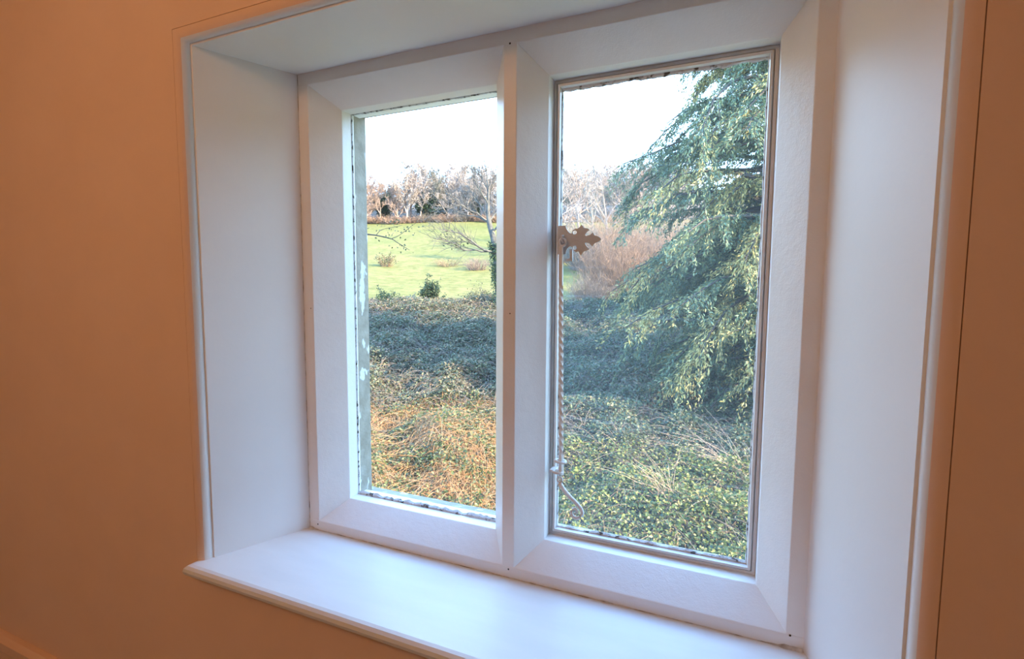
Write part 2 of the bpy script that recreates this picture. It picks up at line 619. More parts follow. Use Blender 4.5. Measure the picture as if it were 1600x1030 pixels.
def thin_pane(name, x0, x1, z0, z1, y, mat, parent, seed, wob=0.0):
    nx, nz = 10, 20
    v = []
    for k in range(nz + 1):
        for i in range(nx + 1):
            x = x0 + (x1 - x0) * i / nx
            z = z0 + (z1 - z0) * k / nz
            v.append((x, y, z))
    fs = [(k * (nx + 1) + i, k * (nx + 1) + i + 1, (k + 1) * (nx + 1) + i + 1, (k + 1) * (nx + 1) + i) for k in range(nz) for i in range(nx)]
    return mesh_obj(name, v, fs, mat, parent, True)


pl = thin_pane('pane', B0 - .004, B1 + .004, YB - .004, YT + .004, E, GLASS_L, win, 1)
pl['label'] = 'clear old glass of the left light'


def putty_ring(name, rect, y, base, amp, depth, mat, parent, seed, sides='lrtb'):
    """rough bead of putty, ragged on its glass side"""
    x0, x1, z0, z1 = rect
    per = []
    n = 60
    for s, (p, q, nx, nz) in {'b': ((x0, z0), (x1, z0), 0, 1), 'r': ((x1, z0), (x1, z1), -1, 0),
                              't': ((x1, z1), (x0, z1), 0, -1), 'l': ((x0, z1), (x0, z0), 1, 0)}.items():
        if s in sides:
            per.append((p, q, nx, nz))
    V, Fc = [], []
    for (p, q, nx, nz) in per:
        b0 = len(V)
        for i in range(n + 1):
            t = i / n
            x, z = p[0] + (q[0] - p[0]) * t, p[1] + (q[1] - p[1]) * t
            w = base + amp * (0.5 + noise.noise(Vector((x * 60, z * 60, seed)))) + amp * .5 * noise.noise(Vector((x * 200, z * 200, seed + 3)))
            w = max(w, .0006)
            V += [(x, y - depth, z), (x + nx * w * .6, y - depth * .9, z + nz * w * .6), (x + nx * w, y - .0002, z + nz * w)]
        for i in range(n):
            a = b0 + i * 3
            Fc += [(a, a + 1, a + 4, a + 3), (a + 1, a + 2, a + 5, a + 4)]
    return mesh_obj(name, V, Fc, mat, parent)


putty_ring('putty', (B0, B1, YB, YT), E, .0012, .0016, .004, PUTTY, win, 1.0, 'lrt')
putty_ring('putty', (B0, B1, YB, YT), E, .0035, .005, .006, PUTTY, win, 2.0, 'b')

# grimy seam where frame meets the sill, with nail holes in the fillet
V, Fc = [], []
for i in range(121):
    x = W * i / 120
    w = .0012 + .0022 * abs(noise.noise(Vector((x * 30, 0, 5)))) + (.003 if x > W - .03 or x < .012 else 0)
    V += [(x, -.0004, w * 1.2), (x, -w, .0004)]
for i in range(120):
    Fc.append((i * 2, i * 2 + 1, i * 2 + 3, i * 2 + 2))
mesh_obj('grime_seam', V, Fc, DIRT, win)
V, Fc = [], []
for i in range(81):
    z = 1.0 * i / 80
    w = .0006 + .0012 * abs(noise.noise(Vector((z * 30, 2, 5))))
    V += [(.0004 + w, -.0003, z), (-.0004, -w, z)]
for i in range(80):
    Fc.append((i * 2, i * 2 + 1, i * 2 + 3, i * 2 + 2))
seam = mesh_obj('grime_seam', V, Fc, DIRT, win)
for (px, py) in [(797, 68), (794.5, 889.5), (1234.5, 993), (797, 490), (486, 482), (497, 819)]:
    p = at_y(px, py, -.0002)
    rr = .0016 if py not in (490, 482) else .0011
    a = [(p[0] + rr * math.cos(t), -.0007, p[2] + 1.2 * rr * math.sin(t)) for t in np.linspace(0, 2 * math.pi, 9)[:-1]]
    a += [(p[0] + rr * .5 * math.cos(t), -.0011, p[2] + 1.2 * rr * .5 * math.sin(t)) for t in np.linspace(0, 2 * math.pi, 9)[:-1]]
    mesh_obj('nail_hole', a, [(i, (i + 1) % 8, 8 + (i + 1) % 8, 8 + i) for i in range(8)] + [tuple(range(8, 16))], HOLE, win)

# weathered stone reveal outside the glass
so_ = empty('trim_3', (W / 2, OUT_Y, 0))
tag(so_, 'weathered stone surround outside the left glass, white paint flaking off', 'trim', kind='structure')
SY0 = E + .004
fl = prism('stone_jamb', [(B0 + .0005, SY0), (B0 + .0015, OUT_Y), (-.12, OUT_Y), (-.12, BACK + .001), (B0 - .012, BACK + .001), (B0 - .012, SY0)], 'z', -.12, 1.12, FLAKE, so_, .002)
prism('stone_jamb', [(C1 + .002, BACK + .001), (C1 + .004, OUT_Y), (W + .12, OUT_Y), (W + .12, BACK + .001)], 'z', -.12, 1.12, FLAKE, so_, .002)
prism('stone_lintel', [(BACK + .001, YT + .004), (OUT_Y, YT + .006), (OUT_Y, 1.12), (BACK + .001, 1.12)], 'x', -.119, W + .119, FLAKE, so_, .002)
prism('stone_sill', [(BACK + .001, YB - .004), (OUT_Y + .04, YB - .02), (OUT_Y + .04, -.12), (BACK + .001, -.12)], 'x', -.119, W + .119, FLAKE, so_, .002)

# ------------------------------------------------------------------ window_2: hinged iron casement with latch plate and twisted stay
cas = empty('window_2', ((C0 + C1) / 2, H, YB))
tag(cas, 'hinged iron casement holding the dusty right pane, with fleur latch plate', 'window', kind='structure')
ring('casement_frame', [(0.0005, H + .016), (0.0005, H), (.0055, H), (.0062, H + .004), (.0078, H + .004), (.0082, H - .003), (.0125, H - .003), (.0140, H + .0065), (.0140, H + .016)],
     (C0, C1, YB, YT), IRONW, cas)
GY = H + .009
gx0, gx1, gz0, gz1 = C0 + .0135, C1 - .0115, YB + .011, YT - .0185
pr = thin_pane('pane', C0 + .010, C1 - .010, YB + .008, YT - .008, GY, GLASS_R, cas, 2)
pr['label'] = 'dusty old glass with faint horizontal streaks'
ir = (C0 + .0135, C1 - .0135, YB + .0135, YT - .0135)
putty_ring('putty', ir, GY, .0012, .0020, .004, PUTTY, cas, 7.0, 'lr')
putty_ring('putty', ir, GY, .0025, .0035, .004, PUTTY, cas, 8.0, 'b')
putty_ring('putty', ir, GY, .0040, .0030, .004, PUTTY, cas, 9.0, 't')

# fleur-shaped latch plate, cut from sheet iron
PY = 0.0680


def crop1(x, y, Y=PY):
    return at_y(860 + x / 12.12, 335 + y / 12.12, Y)


def crop2(x, y, Y=PY):
    return at_y(850 + x / 7.925, 700 + y / 7.925, Y)


outl = [(155, 215), (285, 215), (300, 270), (330, 320), (370, 355), (402, 362), (408, 332), (428, 297), (470, 272), (520, 266), (555, 240), (588, 195), (615, 225), (637, 258),
        (700, 265), (747, 292), (700, 325), (662, 375), (655, 400), (690, 412), (740, 390), (780, 365), (800, 340), (820, 365), (840, 400), (890, 410), (930, 430), (965, 470),
        (930, 510), (890, 530), (840, 545), (822, 570), (800, 610), (770, 590), (735, 555), (690, 535), (655, 540), (665, 580), (700, 625), (742, 655), (690, 690), (635, 700),
        (610, 735), (578, 787), (550, 740), (530, 705), (480, 715), (440, 690), (412, 655), (402, 612), (370, 605), (330, 640), (300, 690), (290, 760), (155, 760)]
bm = bmesh.new()


def loop2d(pts):
    vs_ = [bm.verts.new((p[0], p[1], p[2])) for p in pts]
    for i in range(len(vs_)):
        bm.edges.new((vs_[i], vs_[(i + 1) % len(vs_)]))


loop2d([crop1(*p) for p in outl])
for cx, cy in ((460, 343), (460, 635)):
    loop2d([crop1(cx + 38 * math.cos(t), cy + 38 * math.sin(t)) for t in np.linspace(0, 2 * math.pi, 15)[:-1]])
bmesh.ops.triangle_fill(bm, use_beauty=True, use_dissolve=False, edges=bm.edges[:])
r_ = bmesh.ops.extrude_face_region(bm, geom=bm.faces[:])
bmesh.ops.translate(bm, verts=[g for g in r_['geom'] if isinstance(g, bmesh.types.BMVert)], vec=(0, .0025, 0))
bmesh.ops.recalc_face_normals(bm, faces=bm.faces)
me = bpy.data.meshes.new('latch_plate')
bm.to_mesh(me)
bm.free()
me.materials.append(IRON)
plate = link(bpy.data.objects.new('latch_plate', me), cas)
plate['label'] = 'flat fleur-shaped iron plate with two round holes'
# hook under the plate (an angled iron tongue) and the mounting lug that reaches back to the casement
p0, p1 = crop1(262, 890), crop1(415, 830)
p2, p3 = crop1(358, 830), crop1(412, 655)
hk = box('keeper_hook', p0[0], p1[0], PY + .001, PY + .007, p0[2], p1[2], IRON, plate, .0006)
box('keeper_hook', p2[0], p3[0], PY + .001, PY + .007, p2[2] - .001, p3[2], IRON, plate, .0006)
p0, p1 = crop1(150, 760), crop1(215, 215)
box('mounting_lug', p0[0] - .002, p1[0], PY + .002, H - .002, p0[2], p1[2], IRON, plate, .0008)


def tube_obj(name, pts, rad, mat, parent, sides=10, closed=False):
    P = np.array(pts, float)
    V, Fc = tubes(P[None], np.broadcast_to(np.asarray(rad, float), (len(P),))[None], sides)
    fs = [tuple(map(int, q)) for q in Fc]
    K = len(P)
    if closed:
        fs += [tuple((K - 1) * sides + k for k in (i, (i + 1) % sides)) + tuple(k for k in ((i + 1) % sides, i)) for i in range(sides)]
    else:
        fs += [tuple(range(sides)), tuple((K - 1) * sides + i for i in reversed(range(sides)))]
    return fix_normals(mesh_obj(name, V, fs, mat, parent, True))


SY = PY - .006
# stay: eye on a staple, plain shank, twisted shaft, collars, scrolled tail
c = crop1(228, 535, SY)
eye = [(c[0] + .0062 * math.cos(t), SY, c[2] + .0068 * math.sin(t)) for t in np.linspace(0, 2 * math.pi, 25)]
xt, xb = crop1(207, 0, SY)[0], at_y(877.2, 720, SY)[0]
ztop, ztw, zbot = c[2] - .0068, at_y(878, 445, SY)[2], at_y(877, 742, SY)[2]
hw = .0042
# twisted square bar
V, Fc = [], []
nn = 220
for i in range(nn + 1):
    t = i / nn
    z = ztop + (zbot - ztop) * t
    x = xt + (xb - xt) * t
    ph = math.pi / 4 + max(0.0, (ztw - z)) / .060 * 2 * math.pi
    if z < at_y(877, 712, SY)[2]:
        ph = math.pi / 4 + max(0.0, (ztw - at_y(877, 712, SY)[2])) / .060 * 2 * math.pi
    for k in range(8):
        a = ph + k * math.pi / 4
        rr_ = hw * (1.18 if k % 2 == 0 else 0.88)
        V.append((x + rr_ * math.cos(a), SY + rr_ * math.sin(a), z))
for i in range(nn):
    for k in range(8):
        Fc.append((i * 8 + k, i * 8 + (k + 1) % 8, (i + 1) * 8 + (k + 1) % 8, (i + 1) * 8 + k))
Fc += [tuple(range(8)), tuple(nn * 8 + k for k in reversed(range(8)))]
stay = fix_normals(mesh_obj('casement_stay', V, Fc, IRONW, cas))
stay['label'] = 'twisted white iron stay hanging straight down'
tube_obj('eye', eye, .0024, IRONW, stay, 8)
sp = crop1(228, 400, SY)
tube_obj('staple', [(sp[0], PY, sp[2]), (sp[0], SY - .004, sp[2] - .001), (sp[0], SY - .005, sp[2] - .006), (sp[0], SY - .002, sp[2] - .011), (sp[0], PY, sp[2] - .012)], .0021, IRONW, stay, 8)


def collar(p, q):
    a, b = crop2(*p, SY), crop2(*q, SY)
    pts = []
    for t in np.linspace(0, 2 * math.pi, 21):
        m = (a + b) / 2
        h = (b - a) / 2
        pts.append((m[0] + h[0] * math.cos(t), SY + .0085 * math.sin(t), m[2] + h[2] * math.cos(t)))
    tube_obj('collar', pts, .0026, IRONW, stay, 8)


collar((140, 150), (268, 178))
collar((112, 285), (232, 305))
a = crop2(112, 290, SY)
box('bracket', C0 + .007, a[0] + .003, SY - .001, H - .001, a[2] - .0025, a[2] + .0025, IRONW, stay, .0008)
ec = crop2(195, 392, SY)
tube_obj('pivot_eye', [(ec[0] + .0046 * math.cos(t), SY, ec[2] + .0052 * math.sin(t)) for t in np.linspace(0, 2 * math.pi, 21)], .0024, IRONW, stay, 8)
tail = [(195, 435), (215, 475), (250, 525), (290, 575), (335, 622), (380, 665), (420, 708), (455, 752), (474, 800), (468, 840), (440, 866), (400, 872), (360, 855), (338, 822),
        (336, 785), (356, 758), (388, 753), (410, 775), (408, 805), (388, 818), (374, 804)]
tp = np.array([crop2(x, y, SY) for x, y in tail])
tube_obj('scroll_tail', tp, np.linspace(.0046, .0026, len(tail)), IRONW, stay, 10)


# ------------------------------------------------------------------ land outside
EYE = CAM[2]
PR = np.array([2, 8, 15, 22, 28, 34, 40, 50, 60, 80, 100, 130, 145, 170, 210, 260], float)
PZ = np.array([-4.7, -4.6, -3.75, -2.75, -1.9, -1.15, -0.65, 0.6, 2.2, 6.0, 10.2, 16.6, 20.5, 27, 36, 46], float)


def ground_z(x, y):
    dx, dy = x - CAM[0], y - CAM[1]
    r = math.hypot(dx, dy)
    hd = math.degrees(math.atan2(-dx, dy))
    z = float(np.interp(r, PR, PZ))
    k = min(max((r - 60) / 80, 0), 1)
    z -= k * max(0.0, hd - 30) * 0.16
    z += min(r / 60, 1) * 0.35 * noise.noise(Vector((x * .03, y * .03, 3)))
    return z + EYE


def polar(hd, r):
    """hd degrees left of the window normal, r metres from the camera"""
    a = math.radians(hd)
    return CAM[0] - r * math.sin(a), CAM[1] + r * math.cos(a)


rs = np.concatenate([np.linspace(2.2, 40, 40), np.geomspace(42, 300, 50)])
hs = np.linspace(80, -80, 110)
V = []
for r in rs:
    for h in hs:
        x, y = polar(h, r)
        y = max(y, OUT_Y - .03) if r < 6 else y
        V.append((x, y, ground_z(x, y)))
nh = len(hs)
ii, jj = np.meshgrid(np.arange(len(rs) - 1), np.arange(nh - 1), indexing='ij')
Fq = np.stack([ii * nh + jj, ii * nh + jj + 1, (ii + 1) * nh + jj + 1, (ii + 1) * nh + jj], -1).reshape(-1, 4)
g = mesh_obj('ground', V, Fq, GRASS, None, True)
tag(g, 'bright sunlit green meadow rising to the wood beyond the garden', 'field', kind='structure')


# leaf-strewn floor of the wood on the hill
V = []
fr_s, fh_s = np.linspace(130.5, 215, 24), np.linspace(52, -2, 50)
for r in fr_s:
    for h in fh_s:
        x, y = polar(h, r + 1.2 * noise.noise(Vector((h * .6, 0, 2))))
        V.append((x, y, ground_z(x, y) + (.12 if r > 131 else -.05)))
ii, jj = np.meshgrid(np.arange(len(fr_s) - 1), np.arange(len(fh_s) - 1), indexing='ij')
nh = len(fh_s)
Fq = np.stack([ii * nh + jj, ii * nh + jj + 1, (ii + 1) * nh + jj + 1, (ii + 1) * nh + jj], -1).reshape(-1, 4)
tag(mesh_obj('woodland_floor', V, Fq, WOODFLOOR, None, True), 'russet leaf-covered slope under the hilltop trees', 'ground', kind='structure')


# ---- bramble thickets
def mound_h(x, y, r):
    h = 0.75 + 0.55 * fbm(x, y, .33, 1.0) + 0.25 * fbm(x, y, 1.1, 4.0)
    h *= min(1.0, max(0.0, (35.5 - r) / 5))
    return max(h, 0.0)


def surf(x, y):
    r = math.hypot(x - CAM[0], y - CAM[1])
    return ground_z(x, y) + mound_h(x, y, r)


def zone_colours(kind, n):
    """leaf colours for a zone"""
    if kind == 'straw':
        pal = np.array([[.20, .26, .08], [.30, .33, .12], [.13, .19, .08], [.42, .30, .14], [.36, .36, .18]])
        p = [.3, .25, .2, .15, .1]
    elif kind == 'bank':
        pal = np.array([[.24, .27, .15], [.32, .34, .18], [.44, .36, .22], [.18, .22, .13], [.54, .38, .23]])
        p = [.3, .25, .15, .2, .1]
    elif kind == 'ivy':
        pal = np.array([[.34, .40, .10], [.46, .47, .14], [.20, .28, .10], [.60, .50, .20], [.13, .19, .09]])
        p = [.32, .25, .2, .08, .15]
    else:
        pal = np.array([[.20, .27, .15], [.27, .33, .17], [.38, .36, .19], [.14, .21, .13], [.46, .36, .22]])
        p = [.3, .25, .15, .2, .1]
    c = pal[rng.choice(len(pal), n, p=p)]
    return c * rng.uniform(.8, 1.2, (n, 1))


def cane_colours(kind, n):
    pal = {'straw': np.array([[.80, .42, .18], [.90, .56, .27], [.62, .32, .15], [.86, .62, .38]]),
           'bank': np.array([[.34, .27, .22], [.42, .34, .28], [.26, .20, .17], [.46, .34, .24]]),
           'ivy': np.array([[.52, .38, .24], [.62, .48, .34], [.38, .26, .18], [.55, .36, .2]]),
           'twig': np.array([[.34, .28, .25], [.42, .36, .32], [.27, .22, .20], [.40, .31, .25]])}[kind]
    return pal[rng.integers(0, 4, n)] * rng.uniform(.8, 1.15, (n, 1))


def thicket(name, label, kind, hd0, hd1, r0, r1, n_leaf, n_cane, cane_len, cane_rise, leaf_scale=1.0, cane_r=.0045):
    """mound with a crust of leaves and arching canes"""
    # mound
    nr, nhh = int((r1 - r0) / .35) + 2, int((hd1 - hd0) * .9) + 3
    V = []
    for r in np.linspace(r0, r1, nr):
        for h in np.linspace(hd0 - .4, hd1 + .4, nhh):
            x, y = polar(h, r)
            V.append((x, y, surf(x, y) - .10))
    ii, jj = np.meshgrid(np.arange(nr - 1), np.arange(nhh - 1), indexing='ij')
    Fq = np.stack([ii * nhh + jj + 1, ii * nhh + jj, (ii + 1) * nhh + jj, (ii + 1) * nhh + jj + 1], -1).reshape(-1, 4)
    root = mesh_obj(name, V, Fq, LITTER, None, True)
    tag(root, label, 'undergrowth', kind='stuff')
    # leaves
    hd = rng.uniform(hd0, hd1, n_leaf)
    r = r0 + (r1 - r0) * rng.uniform(0, 1, n_leaf) ** 1.25
    pts = np.empty((n_leaf, 3))
    keep = np.ones(n_leaf, bool)
    for i in range(n_leaf):
        x, y = polar(hd[i], r[i])
        dn = fbm(x, y, .8, 9.0)
        thr = .12 if kind == 'straw' else .35
        if dn < -thr + .25 * (rng.random() - .5) and rng.random() < .85:
            keep[i] = False
        pts[i] = (x, y, surf(x, y))
    pts, r = pts[keep], r[keep]
    m = len(pts)
    pts[:, 2] += rng.uniform(-.12, .22, m)
    d = rand_dirs(m)
    d[:, 2] = d[:, 2] * .5 - .1
    up = rand_dirs(m) * .75 + np.array([0, -.25, 1.0])
    L = (.040 + .0022 * r) * rng.uniform(.7, 1.35, m) * leaf_scale
    V, Fq = leaves(pts, d, up, L, L * rng.uniform(.6, .85, m))
    tint = np.repeat(zone_colours(kind, m), 4, axis=0)
    tag(mesh_obj('leaves', V, Fq, LEAF, root, False, tint), kind='stuff')
    # canes
    hd = rng.uniform(hd0, hd1, n_cane)
    r = r0 - .4 + (r1 - r0 + .4) * rng.uniform(0, 1, n_cane) ** 1.25
    K = 7
    P = np.empty((n_cane, K, 3))
    R = np.empty((n_cane, K))
    t = np.linspace(0, 1, K)
    for i in range(n_cane):
        x, y = polar(hd[i], r[i])
        a = rng.uniform(0, 2 * math.pi)
        L = rng.uniform(*cane_len)
        rise = rng.uniform(*cane_rise)
        bend = rng.normal(0, .25)
        z = surf(x, y) - .12
        P[i, :, 0] = x + math.cos(a) * L * t + math.sin(a) * bend * L * t * t
        P[i, :, 1] = y + math.sin(a) * L * t - math.cos(a) * bend * L * t * t
        zz = surf(P[i, -1, 0], P[i, -1, 1]) + rng.uniform(-.1, .15)
        P[i, :, 2] = z + (zz - z) * t + rise * 4 * t * (1 - t) * (1 - .25 * t)
        R[i] = (cane_r + .00022 * r[i]) * np.linspace(1.1, .6, K) * rng.uniform(.7, 1.3)
    V, Fq = tubes(P, R, 3)
    tint = np.repeat(cane_colours(kind, n_cane), K * 3, axis=0)
    tag(mesh_obj('canes', V, Fq, CANE, root, False, tint), kind='stuff')
    return root


thicket('bramble_thicket', 'sunlit tangle of straw-coloured bramble canes filling the lower left pane', 'straw', 20.5, 46, 5.2, 14.0, 54000, 12500, (.25, 1.0), (.02, .24), .95, .0016)
thicket('bramble_thicket', 'shaded grey-green bramble bank below the meadow in the left pane', 'bank', 20.5, 46, 14.0, 35.5, 110000, 5500, (.4, 1.4), (.08, .4), 1.1, .0018)
thicket('ivy_thicket', 'yellow-green leafy ivy and bramble cover along the bottom of the right pane', 'ivy', -12, 20.5, 5.2, 11.0, 38000, 1300, (.4, 1.3), (.03, .3), 1.0, .0020)
thicket('bramble_thicket', 'dull blue-green bramble slope under the evergreen tree in the right pane', 'twig', -12, 20.5, 11.0, 35.5, 120000, 5000, (.4, 1.3), (.08, .35), 1.1, .0018)


# ------------------------------------------------------------------ trees
def grow_tree(seed, height, spread=.55, trunk_r=.22, levels=3, n1=16, n2=9, n3=6, low=.25, up=.55, twig=.02, lean=(0, 0), droop=0.0):
    """bare branching tree; returns list of (paths, radii) arrays (K points per branch)"""
    g_ = np.random.default_rng(seed)
    K = 6
    t = np.linspace(0, 1, K)

    def branch(p0, d, L, bend_up, wig):
        d = d / np.linalg.norm(d)
        pts = [p0]
        for k in range(1, K):
            d = d + g_.normal(0, wig, 3) + np.array([0, 0, bend_up])
            d /= np.linalg.norm(d)
            pts.append(pts[-1] + d * L / (K - 1))
        return np.array(pts)
    trunk = branch(np.zeros(3), np.array([lean[0], lean[1], 1.0]), height * .92, .0, .06)
    paths, rad = [trunk], [np.linspace(trunk_r, trunk_r * .12, K)]
    lvl = [(trunk, rad[0], height)]
    for lev, nchild in zip(range(levels), (n1, n2, n3)):
        nxt = []
        for (bp, br, bl) in lvl:
            for i in range(nchild):
                f_ = g_.uniform(low if lev == 0 else .2, 1.0)
                s = f_ * (K - 1)
                k = min(int(s), K - 2)
                p = bp[k] + (bp[k + 1] - bp[k]) * (s - k)
                r0 = (br[k] + (br[k + 1] - br[k]) * (s - k)) * .62
                dd = bp[k + 1] - bp[k]
                dd /= np.linalg.norm(dd)
                side = g_.normal(size=3)
                side -= dd * side.dot(dd)
                side /= np.linalg.norm(side)
                ang = g_.uniform(.5, 1.05)
                dirn = dd * math.cos(ang) + side * math.sin(ang)
                L = bl * (spread if lev == 0 else .5) * (1.15 - f_ * .75) * g_.uniform(.7, 1.15)
                if lev > 0: L = bl * .5 * g_.uniform(.5, 1.1) * (1.1 - .5 * f_)
                b = branch(p, dirn, L, (.10 * up) - droop, .10 + .05 * lev)
                rr = np.linspace(max(r0, twig), max(r0 * .2, twig * .6), K)
                paths.append(b)
                rad.append(rr)
                nxt.append((b, rr, L))
        lvl = nxt
    return np.array(paths), np.array(rad)


# --- wood on the hill: variants copied as individual trees
variants = []
for k, (hh, sp_, n1, lw) in enumerate([(13, .50, 15, .22), (14, .42, 16, .30), (11.5, .60, 14, .18), (12.5, .48, 17, .25)]):
    P, R = grow_tree(100 + k, hh, sp_, .26, 3, n1 + 5, 10, 9, lw * .6, .7, .044)
    V, Fq = tubes(P, R, 3)
    me = bpy.data.meshes.new('bare_tree')
    tmp = mesh_obj('bare_tree', V, Fq, BARK)
    me = tmp.data
    bpy.data.objects.remove(tmp)
    variants.append(me)
mats_w = [BARK, BARKO, BARKG]


def place_tree(hd, r, s, k, mi, label, group, name='bare_tree'):
    x, y = polar(hd, r)
    o = bpy.data.objects.new(name, variants[k % 4])
    o.location = (x, y, ground_z(x, y) - .15)
    o.rotation_euler = (0, 0, random.uniform(0, 6.28))
    o.scale = (s * random.uniform(.95, 1.1), s * random.uniform(.95, 1.1), s)
    COL.objects.link(o)
    o.material_slots[0].link = 'OBJECT'
    o.material_slots[0].material = mats_w[mi]
    tag(o, label, 'tree', group)
    return o


gi = 0
for row, (r, nrow) in enumerate([(133, 30), (141, 30), (150, 28), (161, 26)]):
    for i in range(nrow):
        hd = 45 - (45 - 4) * (i + random.uniform(.15, .85)) / nrow
        s = random.uniform(.82, 1.12)
        if hd > 35.5: s *= .74
        mi = 1 if (hd > 35.5 and random.random() < .7) else random.choice([0, 0, 0, 1, 2])
        tone = ['pale', 'russet', 'grey-green'][mi]
        side = 'left' if hd > 21 else 'right'
        deep = 'at the front edge of' if row == 0 else 'standing deeper in'
        place_tree(hd, r + random.uniform(-3, 3), s, gi, mi, '%s bare tree %s the hilltop wood seen through the %s pane' % (tone, deep, side), '%s trees %s the wood, %s pane' % (tone, deep, side))
        gi += 1


def twig_bush(name, label, cat, px_hd, r, rad, h, n, col, rr, group=None, thick=1.0, seed=1, leafcol=None, nleaf=0, leafL=.08, arch=.5):
    """many-stemmed shrub: stems fan out from the base"""
    g_ = np.random.default_rng(seed)
    x, y = polar(px_hd, r)
    z = ground_z(x, y) - .1
    root = empty(name, (x, y, z))
    tag(root, label, cat, group)
    K = 6
    t = np.linspace(0, 1, K)
    P = np.empty((n, K, 3))
    R = np.empty((n, K))
    a = g_.uniform(0, 2 * math.pi, n)
    rho = np.sqrt(g_.uniform(0, 1, n))
    base = np.stack([np.cos(a) * rho * rad * .45, np.sin(a) * rho * rad * .45, np.zeros(n)], 1)
    top = np.stack([np.cos(a) * rho * rad, np.sin(a) * rho * rad, h * (1 - .45 * rho ** 2) * g_.uniform(.45, 1.05, n)], 1) + g_.normal(0, .08 * rad, (n, 3))
    side = g_.normal(0, .12 * rad, (n, 3))
    for k in range(K):
        P[:, k] = base + (top - base) * t[k] + side * (4 * t[k] * (1 - t[k])) + np.array([0, 0, 1]) * (arch * h * .35 * (t[k] * (1 - t[k]) * 4) * rho)[:, None]
        R[:, k] = rr * thick * (1.2 - .8 * t[k])
    # side twigs
    m = n * 3
    pi = g_.integers(0, n, m)
    ti = g_.uniform(.3, .95, m)
    s = ti * (K - 1)
    k0 = np.minimum(s.astype(int), K - 2)
    fr_ = (s - k0)[:, None]
    o_ = P[pi, k0] * (1 - fr_) + P[pi, k0 + 1] * fr_
    dv = g_.normal(size=(m, 3))
    dv[:, 2] = np.abs(dv[:, 2]) + .4
    dv /= np.linalg.norm(dv, axis=1, keepdims=True)
    Lt = h * g_.uniform(.10, .28, m)[:, None]
    Q = np.stack([o_ + dv * Lt * q + g_.normal(0, .015 * h, (m, 3)) * q for q in t], 1)
    RQ = np.repeat((rr * thick * .55 * np.linspace(1, .5, K))[None], m, 0)
    V, Fq = tubes(np.concatenate([P, Q]), np.concatenate([R, RQ]), 3)
    nt_ = n + m
    cc = np.asarray(col) * g_.uniform(.75, 1.2, (nt_, 1))
    st = mesh_obj('stems', V + np.array([x, y, z]), Fq, CANE, root, False, np.repeat(cc, K * 3, axis=0))
    if nleaf:
        pi = g_.integers(0, nt_, nleaf)
        ki = g_.integers(1, K, nleaf)
        allP = np.concatenate([P, Q])
        pos = allP[pi, ki] + g_.normal(0, .05 * rad, (nleaf, 3)) + np.array([x, y, z])
        d = g_.normal(size=(nleaf, 3))
        V, Fq = leaves(pos, d, g_.normal(size=(nleaf, 3)) + np.array([0, 0, .8]), leafL * g_.uniform(.6, 1.3, nleaf), leafL * .6 * g_.uniform(.6, 1.2, nleaf))
        lc = np.asarray(leafcol)[g_.integers(0, len(leafcol), nleaf)] * g_.uniform(.75, 1.25, (nleaf, 1))
        tag(mesh_obj('foliage', V, Fq, LEAF, root, False, np.repeat(lc, 4, axis=0)), kind='stuff')
    return root


def hd_of(px):
    p = at_r(px, 450, 10.0)
    return math.degrees(math.atan2(-(p[0] - CAM[0]), p[1] - CAM[1]))


DKGREEN = [[.09, .17, .09], [.14, .23, .10], [.07, .13, .08], [.2, .27, .12]]
OLIVE = [[.20, .23, .11], [.28, .30, .13], [.34, .34, .2], [.15, .18, .11]]
# undergrowth edging the hill wood
edge_specs = [(42, .0), (40, .0), (38.2, 1), (36.4, 1), (34.5, 0), (32.6, 2), (30.8, 0), (29, 2), (27.2, 0), (25.4, 1), (17, 1), (14.5, 0), (12, 1)]
for i, (hd, c_) in enumerate(edge_specs):
    col = [[.44, .28, .20], [.52, .33, .22], [.30, .24, .19]][int(c_)]
    twig_bush('bracken_clump', 'low russet bracken clump along the top edge of the meadow', 'shrub', hd, 129 + (i % 3), 3.6, 2.0, 160, col, .05, 'russet clumps edging the wood', seed=300 + i)
for i, (hd, r) in enumerate([(32.6, 136), (31.2, 140), (27.8, 138), (37.2, 139)]):
    twig_bush('evergreen_shrub', ['dark ivy-green shrub at the foot of the hilltop wood, left of centre', 'dark evergreen shrub deeper in the hilltop wood',
              'dark evergreen shrub in the wood near the ivy-clad tree', 'dark evergreen shrub among the russet trees at far left'][i],
              'shrub', hd, r, 3.2, 7.0, 60, [.2, .17, .13], .06, 'evergreens in the wood', seed=400 + i, leafcol=DKGREEN, nleaf=2600, leafL=.55)

# scrubby clumps on the meadow
twig_bush('scrub_clump', 'russet scrub clump alone on the bright meadow, left pane', 'shrub', hd_of(604), 62, 1.3, 1.7, 60, [.46, .29, .17], .018, seed=21, leafcol=OLIVE, nleaf=260, leafL=.2)
twig_bush('scrub_clump', 'thin pinkish brush on the meadow left of the ivy-clad tree', 'shrub', hd_of(745), 60, 2.0, 1.8, 160, [.50, .36, .29], .016, seed=22)
twig_bush('scrub_clump', 'faint low brush line across the middle of the meadow', 'shrub', hd_of(700), 63, 2.2, .9, 130, [.48, .36, .22], .016, seed=23)

